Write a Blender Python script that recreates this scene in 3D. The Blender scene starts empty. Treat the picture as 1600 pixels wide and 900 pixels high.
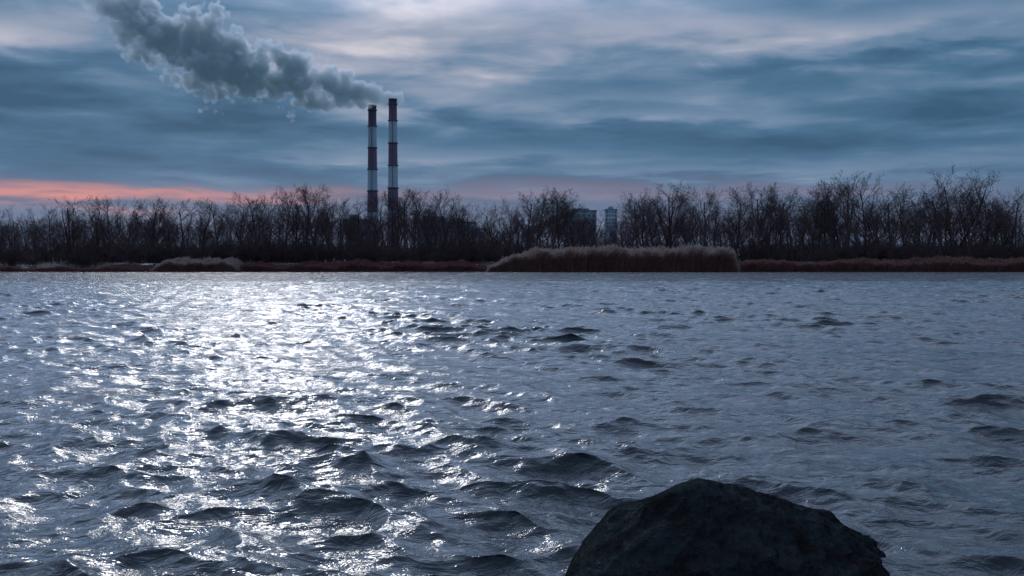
import bpy, math, random
import numpy as np
from mathutils import Vector
random.seed(7); np.random.seed(7)
sc=bpy.context.scene
F=1600.0; HZ=414.0; CH=1.3
def wx(px,D): return (px-800)/F*D
def wz(py,D): return CH+(HZ-py)/F*D
def lin(r,g,b):
    f=lambda c:(c/255/12.92) if c/255<=0.04045 else ((c/255+0.055)/1.055)**2.4
    return (f(r),f(g),f(b),1)
sc.view_settings.view_transform='Standard'; sc.view_settings.look='None'; sc.view_settings.exposure=0
# ---------------- helpers
def mesh_np(name,V,Fq,mat=None,smooth=False,parent=None,mi=None,mats=None):
    me=bpy.data.meshes.new(name)
    V=np.asarray(V,dtype=np.float32); Fq=np.asarray(Fq,dtype=np.int32)
    k=Fq.shape[1]
    me.vertices.add(len(V)); me.vertices.foreach_set('co',V.ravel())
    me.loops.add(Fq.size); me.loops.foreach_set('vertex_index',Fq.ravel())
    me.polygons.add(len(Fq)); me.polygons.foreach_set('loop_start',np.arange(len(Fq),dtype=np.int32)*k)
    me.polygons.foreach_set('loop_total',np.full(len(Fq),k,dtype=np.int32))
    if smooth: me.polygons.foreach_set('use_smooth',np.ones(len(Fq),dtype=bool))
    if mats:
        for m in mats: me.materials.append(m)
        me.polygons.foreach_set('material_index',np.asarray(mi,dtype=np.int32))
    elif mat: me.materials.append(mat)
    me.update(calc_edges=True)
    ob=bpy.data.objects.new(name,me); sc.collection.objects.link(ob)
    if parent: ob.parent=parent
    return ob
def empty(name):
    e=bpy.data.objects.new(name,None); sc.collection.objects.link(e); return e
class NT:
    def __init__(s,nt): s.nt=nt
    def n(s,t,**k):
        nd=s.nt.nodes.new(t)
        for a,b in k.items(): setattr(nd,a,b)
        return nd
    def put(s,sock,v):
        if hasattr(v,'is_linked') or isinstance(v,bpy.types.NodeSocket): s.nt.links.new(v,sock)
        else: sock.default_value=v
    def m(s,op,a,b=0.0,c=0.0,clamp=False):
        nd=s.n('ShaderNodeMath',operation=op); nd.use_clamp=clamp
        s.put(nd.inputs[0],a); s.put(nd.inputs[1],b); s.put(nd.inputs[2],c); return nd.outputs[0]
    def vec(s,x,y,z):
        nd=s.n('ShaderNodeCombineXYZ'); s.put(nd.inputs[0],x); s.put(nd.inputs[1],y); s.put(nd.inputs[2],z); return nd.outputs[0]
    def noise(s,v,scale,detail=4,rough=0.5,dist=0.0,typ=None):
        nd=s.n('ShaderNodeTexNoise'); s.put(nd.inputs['Vector'],v); nd.inputs['Scale'].default_value=scale
        nd.inputs['Detail'].default_value=detail; nd.inputs['Roughness'].default_value=rough; nd.inputs['Distortion'].default_value=dist
        return nd.outputs[0]
    def ramp(s,f,els,interp='LINEAR'):
        nd=s.n('ShaderNodeValToRGB'); cr=nd.color_ramp; cr.interpolation=interp
        while len(cr.elements)<len(els): cr.elements.new(0.5)
        for e,(p,c) in zip(cr.elements,els): e.position=p; e.color=c
        s.put(nd.inputs[0],f); return nd.outputs[0]
    def mix(s,f,a,b,bt='MIX'):
        nd=s.n('ShaderNodeMix',data_type='RGBA',blend_type=bt)
        s.put(nd.inputs[0],f); s.put(nd.inputs[6],a); s.put(nd.inputs[7],b); return nd.outputs[2]
def new_mat(name):
    m=bpy.data.materials.new(name); m.use_nodes=True
    nt=m.node_tree; b=nt.nodes['Principled BSDF']; return m,NT(nt),b
def simple(name,c1,c2,scale=3.0,rough=0.8,spec=0.3,bump=0.0,detail=5):
    m,t,b=new_mat(name); tc=t.n('ShaderNodeTexCoord').outputs['Object']
    n=t.noise(tc,scale,detail,0.6)
    t.put(b.inputs['Base Color'],t.ramp(n,[(0.3,(*c1,1)),(0.7,(*c2,1))]))
    b.inputs['Roughness'].default_value=rough; b.inputs['Specular IOR Level'].default_value=spec
    return m
# ---------------- camera
cam=bpy.data.cameras.new('camera'); cam.lens=36; cam.sensor_width=36; cam.clip_end=30000; cam.clip_start=0.05
co=bpy.data.objects.new('camera',cam); sc.collection.objects.link(co)
co.location=(0,0,CH); co.rotation_euler=(math.radians(90)-math.atan(36/F),0,0); sc.camera=co
# ---------------- world
SUN_AZ=math.atan((330-800)/F); SUN_EL=math.radians(28)
w=bpy.data.worlds.new('World'); sc.world=w; w.use_nodes=True
t=NT(w.node_tree); w.node_tree.nodes.clear()
out=t.n('ShaderNodeOutputWorld')
tc=t.n('ShaderNodeTexCoord').outputs['Generated']
sp=t.n('ShaderNodeSeparateXYZ'); t.put(sp.inputs[0],tc); X,Y,Z=sp.outputs
az=t.m('ARCTAN2',X,Y); el=t.m('ARCSINE',Z)
elp=t.m('MAXIMUM',el,0.0)
vv=t.m('MULTIPLY',t.m('LOGARITHM',t.m('ADD',elp,0.12),math.e),2.6)
P=t.vec(t.m('MULTIPLY',az,2.0),vv,0.0)
P2=t.vec(t.m('MULTIPLY',az,5.0),t.m('MULTIPLY',vv,2.6),3.0)
n1=t.noise(P,2.2,4,0.5,0.3)
n2=t.noise(P2,1.9,4,0.5,0.25)
wn=t.m('SUBTRACT',n2,0.5)
azw=t.m('ADD',az,t.m('MULTIPLY',wn,0.16)); elw=t.m('ADD',el,t.m('MULTIPLY',wn,0.045))
def ga(px,py,sx,sy,amp):
    a0=math.atan((px-800)/F); e0=math.atan((HZ-py)/F*math.cos(a0))
    a=t.m('DIVIDE',t.m('SUBTRACT',azw,a0),sx/F); e=t.m('DIVIDE',t.m('SUBTRACT',elw,e0),sy/F)
    q=t.m('ADD',t.m('MULTIPLY',a,a),t.m('MULTIPLY',e,e))
    return t.m('MULTIPLY',t.m('EXPONENT',t.m('MULTIPLY',q,-0.5)),amp)
tt=t.m('ADD',0.29,t.m('MULTIPLY',t.m('SUBTRACT',n1,0.5),0.75))
tt=t.m('ADD',tt,t.m('MULTIPLY',t.m('SUBTRACT',n2,0.5),1.0))
for g in [(720,10,330,75,0.40),(40,55,120,20,0.36),(1350,48,330,22,0.40),(110,150,260,60,-0.10),
          (1200,112,350,20,-0.10),(830,165,180,14,0.24),(980,190,120,7,0.26),(1500,155,160,22,-0.08),(1050,272,260,9,0.26),(700,245,200,10,0.24),
          (600,110,200,55,0.16),(250,220,380,35,-0.06),(1200,225,330,18,-0.08),(850,100,160,22,0.14),(1420,78,180,8,0.2),(1300,5,300,12,-0.10)]:
    tt=t.m('ADD',tt,ga(*g))
cloud=t.ramp(tt,[(0.0,lin(56,90,120)),(0.28,lin(76,113,145)),(0.52,lin(110,136,165)),(0.8,lin(160,168,188)),(1.0,lin(202,200,210))])
low=t.m('EXPONENT',t.m('MULTIPLY',t.m('POWER',t.m('DIVIDE',t.m('SUBTRACT',elw,0.040),0.024),2.0),-0.5))
cloud=t.mix(t.m('MULTIPLY',low,0.5),cloud,lin(128,130,158))
pk=t.m('ADD',ga(20,300,270,8,1.0),t.m('ADD',ga(850,302,230,9,0.18),t.m('ADD',ga(1280,298,160,6,0.10),ga(250,302,170,6,0.2))))
pk=t.m('MULTIPLY',pk,t.m('ADD',0.1,t.m('MULTIPLY',n2,1.4)),clamp=True)
cloud=t.mix(pk,cloud,lin(215,146,142))
# brighter cloud towards the veiled sun, darker towards the zenith and behind
up=t.n('ShaderNodeMapRange'); up.interpolation_type='SMOOTHSTEP'; t.put(up.inputs[0],el)
for i,v in enumerate((0.25,0.60,1.0,1.35)): up.inputs[i+1].default_value=v
sv=Vector((math.sin(SUN_AZ)*math.cos(SUN_EL),math.cos(SUN_AZ)*math.cos(SUN_EL),math.sin(SUN_EL)))
dp=t.n('ShaderNodeVectorMath',operation='DOT_PRODUCT'); t.put(dp.inputs[0],tc); dp.inputs[1].default_value=sv
ang=t.m('ARCCOSINE',dp.outputs['Value'])
upm=t.n('ShaderNodeMapRange'); upm.interpolation_type='SMOOTHSTEP'; t.put(upm.inputs[0],el)
for i,v in enumerate((0.21,0.42,0.0,1.0)): upm.inputs[i+1].default_value=v
lobe=lambda wd,am: t.m('MULTIPLY',t.m('EXPONENT',t.m('MULTIPLY',t.m('POWER',t.m('DIVIDE',ang,wd),2.0),-1.0)),am)
cloud=t.mix(t.m('MULTIPLY',upm.outputs[0],0.8),cloud,lin(138,153,180))
gl=t.m('MULTIPLY',t.m('ADD',lobe(0.26,2.4),lobe(0.85,3.5)),upm.outputs[0])
br=t.m('ADD',up.outputs[0],t.m('MULTIPLY',gl,t.m('ADD',0.0,t.m('MULTIPLY',n1,1.9))))
sc_=t.n('ShaderNodeVectorMath',operation='SCALE'); t.put(sc_.inputs[0],cloud); t.put(sc_.inputs['Scale'],br)
bgc=t.n('ShaderNodeBackground'); t.put(bgc.inputs[0],sc_.outputs[0]); bgc.inputs[1].default_value=1.0
sky=t.n('ShaderNodeTexSky'); sky.sky_type='NISHITA'; sky.sun_disc=False; sky.sun_elevation=SUN_EL; sky.sun_rotation=SUN_AZ
bgs=t.n('ShaderNodeBackground'); t.put(bgs.inputs[0],sky.outputs[0]); bgs.inputs[1].default_value=0.05
ms=t.n('ShaderNodeMixShader'); ms.inputs[0].default_value=0.98
t.nt.links.new(bgs.outputs[0],ms.inputs[1]); t.nt.links.new(bgc.outputs[0],ms.inputs[2]); t.nt.links.new(ms.outputs[0],out.inputs[0])
# sun
sl=bpy.data.lights.new('sun','SUN'); sl.energy=0.5; sl.angle=math.radians(8); sl.color=(1.0,0.96,0.93)
so=bpy.data.objects.new('sun',sl); sc.collection.objects.link(so); so.rotation_euler=(-sv).to_track_quat('-Z','Y').to_euler(); so.location=sv*100
# ---------------- water
SHORE=196.0
ys=[-60,-30,-15,-8,-4,-2,-1,0,0.8,1.5]
y=2.0
while y<214: ys.append(y); y+=y*0.0026 if y<80 else y*0.005
ys=np.array(ys,dtype=np.float32)
core=np.linspace(-1,1,1300); outr=1+np.cumsum(np.geomspace(0.004,3.0,28))
cols=np.concatenate([-outr[::-1],core,outr]).astype(np.float32)
hw=2.3+0.57*np.maximum(ys,0)
Xg=(cols[None,:]*hw[:,None]).astype(np.float32); Yg=np.repeat(ys[:,None],len(cols),1).astype(np.float32)
dyr=np.gradient(ys); dcol=np.gradient(cols)
sx=np.abs(dcol[None,:]*hw[:,None]); sy=np.repeat(dyr[:,None],len(cols),1)
sp_=np.maximum(sx,sy).astype(np.float32)
Zg=np.zeros_like(Xg); DX=np.zeros_like(Xg); DY=np.zeros_like(Xg)
rng=np.random.RandomState(23)
NW=140
lam=np.geomspace(0.07,2.8,NW)
gx=Xg*0.35;gy=Yg*0.22
gust=0.9+0.3*np.sin(gx+1.7*np.sin(gy*0.8+1))*np.sin(gy*1.1+1.3*np.sin(gx*0.7))+0.2*np.sin(gx*2.3+gy*1.9)
for i,L in enumerate(lam):
    k=2*math.pi/L
    th=rng.normal(0,0.5)-0.12
    if L<0.5: th=rng.normal(0,0.7)-0.12
    d=(math.sin(th),-math.cos(th))
    s=0.029*math.exp(-0.5*((math.log(L)-math.log(0.58))/0.85)**2)+(0.018 if L<0.6 else 0.010)
    a=s/k*rng.uniform(0.7,1.3)
    ph=(k*(d[0]*Xg+d[1]*Yg)+rng.uniform(0,6.28)).astype(np.float32)
    fade=np.clip((L/sp_-2.5)/2.0,0,1)
    A=(a*fade*(gust if L<1.2 else 1)).astype(np.float32)
    c=np.cos(ph); sn=np.sin(ph)
    Zg+=A*c
    DX-=1.1*d[0]*A*sn; DY-=1.1*d[1]*A*sn
Vw=np.stack([Xg+DX,Yg+DY,Zg],-1).reshape(-1,3)
nr,nc=Xg.shape
idx=np.arange(nr*nc).reshape(nr,nc)
Fw=np.stack([idx[:-1,:-1],idx[:-1,1:],idx[1:,1:],idx[1:,:-1]],-1).reshape(-1,4)
m,t,b=new_mat('lake_water')
b.inputs['Base Color'].default_value=(0.006,0.014,0.021,1); b.inputs['Roughness'].default_value=0.045; b.inputs['IOR'].default_value=1.333
pos=t.n('ShaderNodeNewGeometry').outputs['Position']
mp=t.n('ShaderNodeMapping'); t.put(mp.inputs[0],pos); mp.inputs['Scale'].default_value=(0.7,1.25,1); mp.inputs['Rotation'].default_value=(0,0,0.2)
h1=t.noise(mp.outputs[0],9.0,4,0.58,0.6); h2=t.noise(mp.outputs[0],1.3,4,0.6,0.4)
b1=t.n('ShaderNodeBump'); b1.inputs['Distance'].default_value=0.024; t.put(b1.inputs['Height'],h1)
sepp=t.n('ShaderNodeSeparateXYZ'); t.put(sepp.inputs[0],pos)
mr=t.n('ShaderNodeMapRange'); t.put(mr.inputs[0],sepp.outputs[1])
for i,v in enumerate((20.0,90.0,0.0,0.32)): mr.inputs[i+1].default_value=v
b2=t.n('ShaderNodeBump'); t.put(b2.inputs['Distance'],mr.outputs[0]); t.put(b2.inputs['Height'],h2); t.put(b2.inputs['Normal'],b1.outputs[0])
t.put(b.inputs['Normal'],b2.outputs[0])
mesh_np('lake_water',Vw,Fw,m,smooth=True)
# ---------------- ground
def shore(x): return SHORE+2.0*np.sin(x*0.045)+1.2*np.sin(x*0.13+1)+0.6*np.sin(x*0.31+2)
gxs=np.concatenate([-np.geomspace(9000,240,24),np.linspace(-230,230,231),np.geomspace(240,9000,24)])
gys=np.concatenate([[-3000,-800,-200,-60,0,60,120,170],np.linspace(186,260,110),np.geomspace(265,12000,30)])
GX,GY=np.meshgrid(gxs,gys)
def gheight(x,y):
    d=y-shore(x)
    h=np.where(d<0,np.maximum(d*0.25,-2.0),1.9*(1-np.exp(-np.maximum(d,0)/7.0))+0.25*np.sin(x*0.21+y*0.3)*np.clip(d/6,0,1)+0.12*np.sin(x*0.9+1)*np.sin(y*0.8)*np.clip(d/4,0,1))
    return h
GZ=gheight(GX,GY)
nr,nc=GX.shape; idx=np.arange(nr*nc).reshape(nr,nc)
Fg=np.stack([idx[:-1,:-1],idx[:-1,1:],idx[1:,1:],idx[1:,:-1]],-1).reshape(-1,4)
m,t,b=new_mat('winter_bank'); pos=t.n('ShaderNodeNewGeometry').outputs['Position']
a=t.noise(pos,0.9,6,0.65); sn=t.noise(pos,0.16,5,0.6)
c=t.ramp(a,[(0.3,(0.03,0.022,0.02,1)),(0.7,(0.09,0.065,0.055,1))])
c=t.mix(t.ramp(sn,[(0.60,(0,0,0,1)),(0.64,(1,1,1,1))]),c,(0.36,0.41,0.48,1))
t.put(b.inputs['Base Color'],c); b.inputs['Roughness'].default_value=0.95
mesh_np('ground',np.stack([GX,GY,GZ],-1).reshape(-1,3),Fg,m,smooth=True)
# ---------------- trees
bark=simple('bark',(0.050,0.035,0.042),(0.10,0.068,0.072),1.5,0.9,0.1)
class Tubes:
    def __init__(s): s.V=[];s.F=[];s.n=0
    def add(s,pts,rad,sides):
        k=len(pts); base=s.n
        pts=np.array(pts); 
        for i in range(k):
            d=pts[min(i+1,k-1)]-pts[max(i-1,0)]; d=d/(np.linalg.norm(d)+1e-9)
            u=np.cross(d,(0.3,0.9,0.2)); u/= (np.linalg.norm(u)+1e-9); v=np.cross(d,u)
            for j in range(sides):
                a=2*math.pi*j/sides
                s.V.append(pts[i]+rad[i]*(math.cos(a)*u+math.sin(a)*v))
        for i in range(k-1):
            for j in range(sides):
                j2=(j+1)%sides
                s.F.append((base+i*sides+j,base+i*sides+j2,base+(i+1)*sides+j2,base+(i+1)*sides+j))
        s.n+=k*sides
def grow(R,T,start,d,L,r,level,maxl,cfg):
    n=(8,6,4,3,2)[min(level,4)] if level<maxl else 2
    pts=[np.array(start)]; rad=[r]; d=np.array(d)/np.linalg.norm(d); ds=[d]
    tip=0.25 if level>0 else 0.3
    wob=cfg['wob']*(0.5 if level==0 else 1.0)
    for i in range(n):
        d=d+np.array([R.gauss(0,wob),R.gauss(0,wob),R.gauss(0,wob*0.6)+cfg['up'][min(level,4)]])
        d/=np.linalg.norm(d); ds.append(d)
        pts.append(pts[-1]+d*L/n); rad.append(r*(1-(1-tip)*(i+1)/n))
    T.add(pts,rad,5 if level==0 else (4 if level==1 else 3))
    if level>=maxl: return
    nchild=cfg['n'][level]
    nchild=max(2,int(nchild*R.uniform(0.8,1.2)))
    t0=cfg['t0'][level]
    for c in range(nchild):
        tt=t0+(1-t0)*((c+R.random())/nchild); tt=min(tt,0.999)
        f=tt*n; i=int(f); q=f-i
        p=pts[i]*(1-q)+pts[i+1]*q; dd=ds[i+1]
        ax=np.array([R.gauss(0,1),R.gauss(0,1),R.gauss(0,1)]); ax-=dd*ax.dot(dd); ax/=np.linalg.norm(ax)
        an=math.radians(R.uniform(*cfg['ang'][level]))
        nd=dd*math.cos(an)+ax*math.sin(an)
        lf=cfg['len'][level]*(1-cfg['tap'][level]*((tt-t0)/(1-t0)))*R.uniform(0.75,1.2)
        rr=(rad[i]*(1-q)+rad[i+1]*q)*R.uniform(0.45,0.65)
        grow(R,T,p,nd,L*lf,max(rr,cfg['minr']),level+1,maxl,cfg)
def make_tree(seed,kind):
    R=random.Random(seed); T=Tubes()
    if kind=='tree':
        cfg=dict(wob=R.uniform(0.07,0.11),up=(0.0,0.08,0.05,0.03,0.02),n=(14,8,6,5),t0=(R.uniform(0.18,0.38),0.2,0.15,0.1),
            ang=((28,58),(25,55),(25,58),(25,60)),len=(R.uniform(0.46,0.60),0.48,0.46,0.46),tap=(0.55,0.35,0.3,0.2),minr=0.012)
        grow(R,T,(0,0,-0.3),(R.gauss(0,.05),R.gauss(0,.05),1),11.0,0.20,0,4,cfg)
    elif kind=='multi':
        cfg=dict(wob=0.09,up=(0.02,0.07,0.04,0.02,0.01),n=(9,6,5,4),t0=(0.3,0.2,0.15,0.1),
            ang=((22,48),(25,52),(25,58),(25,60)),len=(0.46,0.48,0.48,0.48),tap=(0.5,0.35,0.3,0.2),minr=0.012)
        for q in range(R.choice([2,3])):
            grow(R,T,(R.gauss(0,.3),R.gauss(0,.3),-0.3),(R.gauss(0,.24),R.gauss(0,.24),1),11.0*R.uniform(.8,1),0.15,0,4,cfg)
    else:
        cfg=dict(wob=0.16,up=(0.03,0.05,0.03,0.02,0.02),n=(7,5,5),t0=(0.15,0.15,0.15),
            ang=((20,50),(25,55),(25,60)),len=(0.5,0.55,0.55),tap=(0.4,0.3,0.3),minr=0.012)
        for q in range(13):
            grow(R,T,(R.gauss(0,.9),R.gauss(0,.7),-0.2),(R.gauss(0,.4),R.gauss(0,.4),1),3.4*R.uniform(.6,1),0.035,0,3,cfg)
    V=np.array(T.V); zmax=np.percentile(V[:,2],99.7)
    return V/zmax,T.F
pk_=['tree']*9+['multi']*3
def proto_mesh(seed,kind):
    V,Fq=make_tree(seed,kind)
    o=mesh_np('bare_'+kind,V,Fq,bark); me=o.data; bpy.data.objects.remove(o); return me
treesM=[proto_mesh(100+i,k) for i,k in enumerate(pk_)]
shrubM=[proto_mesh(300+i,'shrub') for i in range(4)]
env_x=[-400,0,60,120,200,280,340,380,430,455,495,530,560,600,640,700,735,760,790,820,860,915,932,968,985,1040,1090,1150,1200,1250,1290,1330,1380,1420,1450,1500,1540,1590,1605,2000]
env_y=[314,314,321,304,306,311,308,299,304,286,286,294,295,296,293,296,308,320,308,300,294,296,325,325,296,282,284,292,286,289,284,262,276,292,272,258,270,278,326,308]
tp=empty('tree_line'); sh=empty('shrub_thicket')
def place(me,name,par,x,y,H,wide=1.0):
    o=bpy.data.objects.new(name,me); sc.collection.objects.link(o); o.parent=par
    o.location=(x,y,float(gheight(np.array(x),np.array(y)))-0.1)
    o.rotation_euler=(random.gauss(0,.03),random.gauss(0,.03),random.uniform(0,6.28)); o.scale=(H*wide,H*wide,H)
px=-420.0
while px<2050:
    D=random.uniform(207,222); top=np.interp(px,env_x,env_y)
    x=wx(px,D); gz=float(gheight(np.array(x),np.array(D)))
    H=(wz(top,D)-gz)*random.choice([1.03,1,.97,.88,.75])
    if abs(px-950)>22 and abs(px-762)>12: place(random.choice(treesM),'bare_tree',tp,x,D,H,random.uniform(0.9,1.4))
    px+=random.uniform(12,32)
for D0,D1,st,hf in [(224,240,(13,26),0.82),(242,275,(11,20),0.74),(280,340,(10,17),0.66)]:
    px=-420.0
    while px<2050:
        D=random.uniform(D0,D1); top=np.interp(px,env_x,env_y); x=wx(px,D)
        H=((HZ-top)*hf*random.uniform(0.75,1.08))/F*D-0.6
        place(random.choice(treesM),'bare_tree',tp,x,D,H,random.uniform(0.9,1.3)); px+=random.uniform(*st)
for i in range(760):
    D=random.uniform(203,245); px=random.uniform(-420,2050); x=wx(px,D)
    place(random.choice(shrubM),'shrub',sh,x,D,random.uniform(2.4,5.8),random.uniform(0.9,1.5))
# ---------------- reeds
def ramp_mat(name,c0,c1):
    m,t,b=new_mat(name); pos=t.n('ShaderNodeNewGeometry').outputs['Position']
    n=t.noise(pos,0.8,4,0.6); n2=t.noise(pos,9,2,0.6)
    f=t.m('MULTIPLY_ADD',n,0.6,t.m('MULTIPLY',n2,0.4))
    col=t.ramp(f,[(0.35,(*c0,1)),(0.65,(*c1,1))])
    t.put(b.inputs['Base Color'],col); b.inputs['Roughness'].default_value=0.8; b.inputs['Specular IOR Level'].default_value=0.1
    tr=t.n('ShaderNodeBsdfTranslucent'); t.put(tr.inputs[0],col); mx=t.n('ShaderNodeMixShader'); mx.inputs[0].default_value=0.35
    o=[n for n in m.node_tree.nodes if n.type=='OUTPUT_MATERIAL'][0]
    m.node_tree.links.new(b.outputs[0],mx.inputs[1]); m.node_tree.links.new(tr.outputs[0],mx.inputs[2]); m.node_tree.links.new(mx.outputs[0],o.inputs[0])
    return m
stalk=ramp_mat('reed_stalk',(0.14,0.072,0.068),(0.29,0.16,0.14)); plume=ramp_mat('reed_plume',(0.25,0.18,0.165),(0.46,0.36,0.33))
stalk2=ramp_mat('reed_stalk_low',(0.12,0.056,0.058),(0.23,0.11,0.105))
def reeds(name,px0,px1,n,hfun,depth,y0,plumes=True,mats=None):
    r=np.random.RandomState(int(px0)%97+len(name))
    D=y0; x=r.uniform(wx(px0,D),wx(px1,D),n); yy=y0+r.uniform(0,depth,n)
    u=(x-wx(px0,D))/(wx(px1,D)-wx(px0,D))
    h=hfun(u)*(1+0.09*np.sin(x*1.3+yy)+0.07*np.sin(x*3.1+1)+r.normal(0,0.08,n)); h=np.maximum(h,0.2)
    z0=np.maximum(gheight(x,yy),-0.25)-0.1
    lean=r.normal(0,0.10,n)+0.08; leany=r.normal(0,0.08,n); wd=r.uniform(0.012,0.028,n)
    th=r.uniform(0,math.pi,n); cx=np.cos(th)*wd; cy=np.sin(th)*wd
    rows=[]
    for f in [0,0.5,1.0]:
        bx=x+lean*h*f*f; by=yy+leany*h*f*f; bz=z0+h*f; ww=1-0.5*f
        rows.append(np.stack([bx-cx*ww,by-cy*ww,bz],-1)); rows.append(np.stack([bx+cx*ww,by+cy*ww,bz],-1))
    V=np.stack(rows,1).reshape(-1,3); base=np.arange(n)*6
    Fq=np.concatenate([np.stack([base,base+1,base+3,base+2],-1),np.stack([base+2,base+3,base+5,base+4],-1)])
    MI=np.zeros(len(Fq),int)
    k=n*2; src=r.randint(0,n,k); f=r.uniform(0.3,0.9,k); L=r.uniform(0.3,0.6,k)*np.minimum(1,h[src]/2); a=r.uniform(0,6.28,k)
    px_=x[src]+lean[src]*h[src]*f*f; py_=yy[src]+leany[src]*h[src]*f*f; pz_=z0[src]+h[src]*f
    dx=np.cos(a)*L*.6; dy=np.sin(a)*L*.6
    v0=np.stack([px_,py_,pz_-0.02],-1); v1=np.stack([px_,py_,pz_+0.03],-1); v2=np.stack([px_+dx,py_+dy,pz_+L*0.5],-1); v3=np.stack([px_+dx*.6,py_+dy*.6,pz_+L*0.25-.03],-1)
    off=len(V); V=np.concatenate([V,np.stack([v0,v3,v2,v1],1).reshape(-1,3)]); bb=off+np.arange(k)*4
    Fq=np.concatenate([Fq,np.stack([bb,bb+1,bb+2,bb+3],-1)]); MI=np.concatenate([MI,np.zeros(k,int)])
    if plumes:
        for q in range(2):
            sel=np.arange(n)[r.uniform(0,1,n)<0.75]; k=len(sel)
            bx=x[sel]+lean[sel]*h[sel]; by=yy[sel]+leany[sel]*h[sel]; bz=z0[sel]+h[sel]
            a=r.uniform(0,math.pi,k); W=r.uniform(0.04,0.09,k); PL=r.uniform(0.25,0.5,k); dr=r.uniform(0.05,0.3,k)
            ux=np.cos(a)*W; uy=np.sin(a)*W
            p0=np.stack([bx,by,bz-0.12],-1);p1=np.stack([bx+ux+dr*.4,by+uy,bz+PL*.4],-1);p2=np.stack([bx+dr,by,bz+PL*.8],-1);p3=np.stack([bx-ux+dr*.4,by-uy,bz+PL*.4],-1)
            off=len(V); V=np.concatenate([V,np.stack([p0,p1,p2,p3],1).reshape(-1,3)]); bb=off+np.arange(k)*4
            Fq=np.concatenate([Fq,np.stack([bb,bb+1,bb+2,bb+3],-1)]); MI=np.concatenate([MI,np.ones(k,int)])
    return mesh_np(name,V,Fq,mats=mats or [stalk,plume],mi=MI)
hump=lambda u: 3.8*np.clip(np.minimum(u/0.10,1)**0.6*0.4+0.6*np.clip(u/0.22,0,1),0,1)*np.clip((1.0-u)/0.035,0.1,1)**0.5*(1+0.05*np.sin(u*17)+0.04*np.sin(u*41))
reeds('reed_bed',757,1155,30000,hump,9,189)
reeds('reed_bed',232,372,7000,lambda u:1.8*np.clip(np.minimum(u/0.15,(1-u)/0.12),0.15,1)**0.6,5,192)
reeds('reed_bed',1162,2050,24000,lambda u:1.8+0.25*np.sin(u*40),5,192,True,[stalk2,stalk])
reeds('reed_bed',372,758,12000,lambda u:1.05+0.25*np.sin(u*30),4,193,True,[stalk2,stalk2])
reeds('reed_bed',-450,232,14000,lambda u:0.75+0.2*np.sin(u*50),4,193,True,[stalk2,stalk2])
# ---------------- smokestacks
m,t,b=new_mat('hazed_painted_concrete'); pos=t.n('ShaderNodeTexCoord').outputs['Object']
sp=t.n('ShaderNodeSeparateXYZ'); t.put(sp.inputs[0],pos)
zz=t.m('DIVIDE',t.m('SUBTRACT',201.0,sp.outputs[2]),27.0)
band=t.m('LESS_THAN',t.m('MODULO',zz,2.0),1.0)
st=t.noise(t.vec(t.m('MULTIPLY',sp.outputs[0],0.6),t.m('MULTIPLY',sp.outputs[1],0.6),t.m('MULTIPLY',sp.outputs[2],0.05)),1.0,5,0.6)
cred=t.ramp(st,[(0.3,(0.11,0.09,0.14,1)),(0.7,(0.16,0.10,0.15,1))]); cwh=t.ramp(st,[(0.3,(0.26,0.37,0.45,1)),(0.7,(0.36,0.47,0.55,1))])  # red and white paint, muted: distance haze is mixed into the colours
c=t.mix(band,cwh,cred)
soot=t.n('ShaderNodeMapRange'); t.put(soot.inputs[0],sp.outputs[2])
for i,v in enumerate((180,201,0,0.7)): soot.inputs[i+1].default_value=v
c=t.mix(soot.outputs[0],c,(0.03,0.05,0.07,1))
t.put(b.inputs['Base Color'],c); b.inputs['Roughness'].default_value=0.85
steel=simple('dark_steel',(0.06,0.08,0.10),(0.10,0.12,0.14),0.5)
def lathe(name,prof,mat,parent,seg=40):
    V=[];Fq=[]
    for r,z in prof:
        for j in range(seg):
            a=2*math.pi*j/seg; V.append((r*math.cos(a),r*math.sin(a),z))
    for i in range(len(prof)-1):
        for j in range(seg):
            j2=(j+1)%seg; Fq.append((i*seg+j,i*seg+j2,(i+1)*seg+j2,(i+1)*seg+j))
    return mesh_np(name,V,Fq,mat,smooth=False,parent=parent)
def stack(px,D,rt):
    e=empty('smokestack'); e.location=(wx(px,D),D,1.0)
    rb=rt*1.6
    prof=[(rb+ (rt-rb)*(1-(1-q)**1.5),q*199) for q in np.linspace(0,1,24)]
    prof+=[(rt+0.35,199.2),(rt+0.35,200.6),(rt-0.5,200.6),(rt-0.6,190)]
    lathe('shaft',prof,m,e)
    for z in (93,120,147,174,194):
        q=z/199; r=rb+(rt-rb)*(1-(1-q)**1.5)
        lathe('platform',[(r+0.02,z-0.4),(r+1.0,z-0.2),(r+1.0,z+0.9),(r+0.85,z+0.9),(r+0.85,z),(r+0.02,z)],steel,e)
    T=Tubes(); T.add([np.array((0,-rb-0.5,0)),np.array((0,-rt-0.7,198))],[0.35,0.35],4); mesh_np('ladder_cage',T.V,T.F,steel,parent=e)
stack(614.5,1240,4.9); stack(582.5,1289,5.1)
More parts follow.
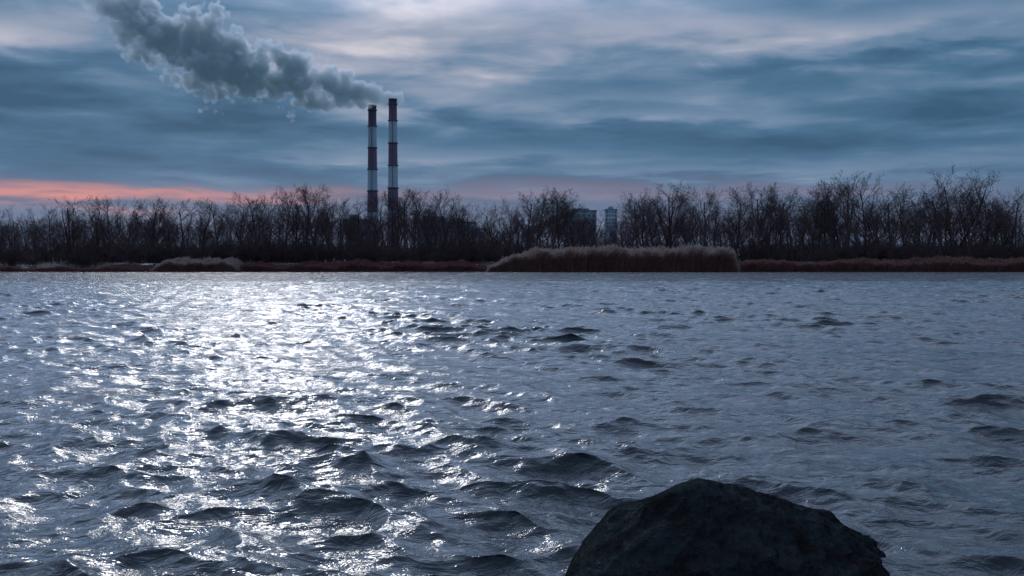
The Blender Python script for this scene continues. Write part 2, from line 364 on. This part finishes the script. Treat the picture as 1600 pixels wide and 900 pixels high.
# ---------------- buildings
def boxes(L):
    V=[];Fq=[]
    for (x0,x1,y0,y1,z0,z1) in L:
        b_=len(V); V+=[(x0,y0,z0),(x1,y0,z0),(x1,y1,z0),(x0,y1,z0),(x0,y0,z1),(x1,y0,z1),(x1,y1,z1),(x0,y1,z1)]
        Fq+=[(b_,b_+3,b_+2,b_+1),(b_+4,b_+5,b_+6,b_+7),(b_,b_+1,b_+5,b_+4),(b_+1,b_+2,b_+6,b_+5),(b_+2,b_+3,b_+7,b_+6),(b_+3,b_+0,b_+4,b_+7)]
    return V,Fq
wallD=simple('hazed_dark_wall',(0.12,0.17,0.22),(0.17,0.22,0.28),0.05); wallL=simple('hazed_panel_wall',(0.19,0.27,0.34),(0.27,0.35,0.42),0.05); glass=simple('window_glass',(0.12,0.17,0.22),(0.15,0.20,0.25),0.2,0.3,0.4)  # bluish, lightened building colours carry the distance haze
def building(name,px0,px1,top,D,wall,depth=25,rows=6,cols_=6,extras=()):
    e=empty(name); x0,x1=wx(px0,D),wx(px1,D); z1=wz(top,D)
    L=[(x0,x1,D,D+depth,0.5,z1),(x0-.4,x1+.4,D-.4,D+depth+.4,z1+0.003,z1+1.0)]
    for (a,b_,h) in extras: L.append((x0+(x1-x0)*a,x0+(x1-x0)*b_,D+3,D+depth-3,z1+1.003,z1+1+h))
    V,Fq=boxes(L); mesh_np('walls',V,Fq,wall,parent=e)
    W=[];cw=(x1-x0)/cols_; rh=(z1-3)/rows
    for i in range(rows):
        for j in range(cols_):
            W.append((x0+cw*(j+.25),x0+cw*(j+.75),D-0.12,D-0.003,3+rh*(i+.3),3+rh*(i+.75)))
    V,Fq=boxes(W); mesh_np('windows',V,Fq,glass,parent=e)
building('power_plant_hall',652,742,348,900,wallD,60,5,14,[(0.1,0.45,5),(0.6,0.8,3)])
building('power_plant_hall',540,572,344,950,wallD,40,6,5,[(0.2,0.5,4)])
building('boiler_house',893,932,330,880,wallD,40,7,5,[(0.05,0.7,1.5)])
building('apartment_tower',946,964,328,1000,wallL,18,14,4,[(0.3,0.7,2.5)])
building('apartment_tower',1277,1305,318,1050,wallL,18,14,6,[(0.3,0.6,2)])
building('storage_shed',742,758,358,860,wallL,20,3,3)
e=empty('conveyor_gallery'); D=870
xa,za=wx(815,D),wz(372,D); xb,zb=wx(893,D),wz(336,D)
V=[(xa,D,za),(xb,D,zb),(xb,D+5,zb),(xa,D+5,za),(xa,D,za+5),(xb,D,zb+5),(xb,D+5,zb+5),(xa,D+5,za+5)]
Fq=[(0,3,2,1),(4,5,6,7),(0,1,5,4),(1,2,6,5),(2,3,7,6),(3,0,4,7)]
mesh_np('gallery',V,Fq,wallD,parent=e)
T=Tubes()
for q in (0.15,0.4,0.65,0.9):
    x=xa+(xb-xa)*q; z=za+(zb-za)*q
    for s in (-2,2):
        T.add([np.array((x+s,D+2.5,0.5)),np.array((x+s*.4,D+2.5,z))],[0.4,0.4],4)
mesh_np('trestles',T.V,T.F,steel,parent=e)
# ---------------- smoke plume (voxel volume)
D=1255.0
g=bpy.data.node_groups.new('smoke_field','GeometryNodeTree')
g.interface.new_socket('Geometry',in_out='INPUT',socket_type='NodeSocketGeometry'); g.interface.new_socket('Geometry',in_out='OUTPUT',socket_type='NodeSocketGeometry')
t=NT(g); go=t.n('NodeGroupOutput')
pos=t.n('GeometryNodeInputPosition').outputs[0]; sp=t.n('ShaderNodeSeparateXYZ'); t.put(sp.inputs[0],pos)
SC=D/F
XS=wx(622,D); LEN=536*SC   # plume starts at the chimney mouths and drifts this many metres
s_=t.m('DIVIDE',t.m('SUBTRACT',XS,sp.outputs[0]),LEN,clamp=True)
def curve(pts,f):
    nd=t.n('ShaderNodeFloatCurve'); c=nd.mapping.curves[0]
    pts=sorted(pts)
    while len(c.points)<len(pts): c.points.new(0.5,0.5)
    for p,(a,b_) in zip(c.points,pts): p.location=(a,b_); p.handle_type='AUTO'
    nd.mapping.update(); t.put(nd.inputs['Value'],f); return nd.outputs[0]
axis=[(622,155),(600,151),(580,148),(540,142),(500,133),(455,120),(410,112),(365,98),(320,80),(275,70),(235,46),(200,22),(160,0),(86,-40)]
radp=[(622,12),(604,17),(590,19),(560,24),(520,28),(470,32),(430,37),(390,40),(350,50),(310,52),(270,38),(235,46),(200,40),(160,26),(86,18)]
za_=curve([((622-a)/536,(200-b_)/300) for a,b_ in axis],s_)
ra_=curve([((622-a)/536,b_/60) for a,b_ in radp],s_)
zc=t.m('ADD',wz(200,D),t.m('MULTIPLY',za_,300*SC)); rr=t.m('MULTIPLY',ra_,60*SC)
dz=t.m('SUBTRACT',sp.outputs[2],zc); dy=t.m('MULTIPLY',t.m('SUBTRACT',sp.outputs[1],D+5),0.9)
dist=t.m('DIVIDE',t.m('SQRT',t.m('ADD',t.m('MULTIPLY',dz,dz),t.m('MULTIPLY',dy,dy))),rr)
nb=t.noise(pos,1/38.0,1,0.5)
ns=t.noise(pos,1/7.0,4,0.55)
def voro(sc_v):
    vo=t.n('ShaderNodeTexVoronoi'); t.put(vo.inputs['Vector'],pos); vo.inputs['Scale'].default_value=sc_v
    return vo.outputs['Distance']
v1=voro(1/24.0); v2=voro(1/11.0)
q1=t.m('SUBTRACT',0.30,t.m('MULTIPLY',v1,v1)); q2=t.m('SUBTRACT',0.30,t.m('MULTIPLY',v2,v2))
tb=t.n('ShaderNodeMapRange'); t.put(tb.inputs[0],s_)
for i,v in enumerate((0.0,0.22,0.35,1.0)): tb.inputs[i+1].default_value=v
edge=t.m('ADD',t.m('MULTIPLY',t.m('SUBTRACT',nb,0.5),2.1),t.m('MULTIPLY',q1,1.8))
edge=t.m('ADD',edge,t.m('MULTIPLY',q2,1.1))
edge=t.m('ADD',edge,t.m('MULTIPLY',t.m('SUBTRACT',ns,0.5),0.6))
edge=t.m('ADD',t.m('SUBTRACT',0.90,dist),t.m('MULTIPLY',edge,tb.outputs[0]))
thin=t.n('ShaderNodeMapRange'); t.put(thin.inputs[0],s_)
for i,v in enumerate((0.70,0.94,0.13,0.02)): thin.inputs[i+1].default_value=v
dens=t.m('MULTIPLY',t.m('POWER',t.m('MULTIPLY',edge,4.2,clamp=True),1.5),thin.outputs[0])
vc=t.n('GeometryNodeVolumeCube'); t.put(vc.inputs['Density'],dens)
vc.inputs['Min'].default_value=(-560,D-64,150); vc.inputs['Max'].default_value=(-134,D+64,375)
for k_,v in (('Resolution X',370),('Resolution Y',100),('Resolution Z',195)): vc.inputs[k_].default_value=v
smk=bpy.data.materials.new('steam_smoke'); smk.use_nodes=True; tn=NT(smk.node_tree); smk.node_tree.nodes.clear()
pv=tn.n('ShaderNodeVolumePrincipled'); pv.inputs['Color'].default_value=(0.92,0.97,1.0,1); pv.inputs['Density'].default_value=1.0; pv.inputs['Anisotropy'].default_value=0.45
# added emission standing in for multiply-scattered skylight, proportional to the local density
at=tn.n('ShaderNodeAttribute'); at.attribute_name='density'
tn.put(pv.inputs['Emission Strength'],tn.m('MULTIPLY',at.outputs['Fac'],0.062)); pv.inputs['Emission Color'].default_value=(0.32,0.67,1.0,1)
mo=tn.n('ShaderNodeOutputMaterial'); smk.node_tree.links.new(pv.outputs[0],mo.inputs['Volume'])
try: smk.cycles.volume_step_rate=3.0
except Exception as ex: print(ex)
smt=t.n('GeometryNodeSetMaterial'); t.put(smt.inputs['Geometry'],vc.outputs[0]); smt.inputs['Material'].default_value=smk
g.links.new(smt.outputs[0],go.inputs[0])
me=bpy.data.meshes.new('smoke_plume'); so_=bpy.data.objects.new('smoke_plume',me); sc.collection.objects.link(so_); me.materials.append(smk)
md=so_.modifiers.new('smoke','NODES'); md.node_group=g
# ---------------- rock
from mathutils import noise as mn
RX=[-1.15,-1.0,-0.93,-0.73,-0.5,-0.18,0.12,0.41,0.61,0.86,1.0,1.15]
RZ=[-0.9,-0.25,0.08,0.64,0.78,1.05,0.84,0.70,0.55,0.18,-0.05,-0.9]
NXr,NYr=360,300
xs=np.linspace(-1.15,1.15,NXr); vs=np.linspace(-1.2,1.2,NYr)
V=[]
for v in vs:
    for x in xs:
        pz=np.interp(x+0.16*v,RX,RZ)
        if v>0:
            k=0.26+0.16*math.sin(x*2.6+0.9)
            cr=1-0.06*v/k if v<k else 1-0.06-(v-k)*1.28
            if v>0.9: cr-=(v-0.9)*3.0
        else:
            cr=1+0.35*v-1.0*max(0,-v-0.45)**1.3*2.2
        z=pz*cr if pz>0 else pz-(1-cr)
        z-=max(0,abs(x)-0.95)*0.8*abs(v)
        p=Vector((x*0.71+0.965,4.62-v*(0.50 if v>0 else 0.42),z*0.315))
        q=p*3.4
        f=mn.fractal(q,1.1,2.0,5)*0.022+(mn.ridged_multi_fractal(p*3.6+Vector((5,2,1)),1.0,2.1,6,1.0,2.0)-1.0)*0.022+mn.fractal(p*20,0.9,2.0,4)*0.005
        V.append((p.x+f*0.5,p.y-f*0.6,p.z+f))
idx=np.arange(NXr*NYr).reshape(NYr,NXr)
Fq=np.stack([idx[:-1,:-1],idx[1:,:-1],idx[1:,1:],idx[:-1,1:]],-1).reshape(-1,4)
m,t,b=new_mat('wet_dark_stone'); m.node_tree.nodes.remove(b)
pos=t.n('ShaderNodeTexCoord').outputs['Object']
a=t.noise(pos,5,8,0.65); a2=t.noise(pos,26,6,0.65); a3=t.noise(pos,110,3,0.6)
q1=t.n('ShaderNodeBump'); q1.inputs['Distance'].default_value=0.020; t.put(q1.inputs['Height'],a2)
q2=t.n('ShaderNodeBump'); q2.inputs['Distance'].default_value=0.003; t.put(q2.inputs['Height'],a3); t.put(q2.inputs['Normal'],q1.outputs[0])
df=t.n('ShaderNodeBsdfDiffuse'); t.put(df.inputs['Normal'],q2.outputs[0])
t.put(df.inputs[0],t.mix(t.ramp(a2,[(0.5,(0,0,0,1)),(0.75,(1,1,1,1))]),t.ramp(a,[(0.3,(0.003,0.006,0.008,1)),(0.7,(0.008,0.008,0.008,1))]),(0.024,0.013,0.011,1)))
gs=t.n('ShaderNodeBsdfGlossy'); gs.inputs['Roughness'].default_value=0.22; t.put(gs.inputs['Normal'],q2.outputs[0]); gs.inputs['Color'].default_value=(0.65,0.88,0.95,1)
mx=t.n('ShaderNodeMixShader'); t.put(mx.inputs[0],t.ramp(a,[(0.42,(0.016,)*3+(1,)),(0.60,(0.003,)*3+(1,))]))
o=[n for n in m.node_tree.nodes if n.type=='OUTPUT_MATERIAL'][0]
t.nt.links.new(df.outputs[0],mx.inputs[1]); t.nt.links.new(gs.outputs[0],mx.inputs[2]); t.nt.links.new(mx.outputs[0],o.inputs[0])
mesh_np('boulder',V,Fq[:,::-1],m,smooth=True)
print('done')
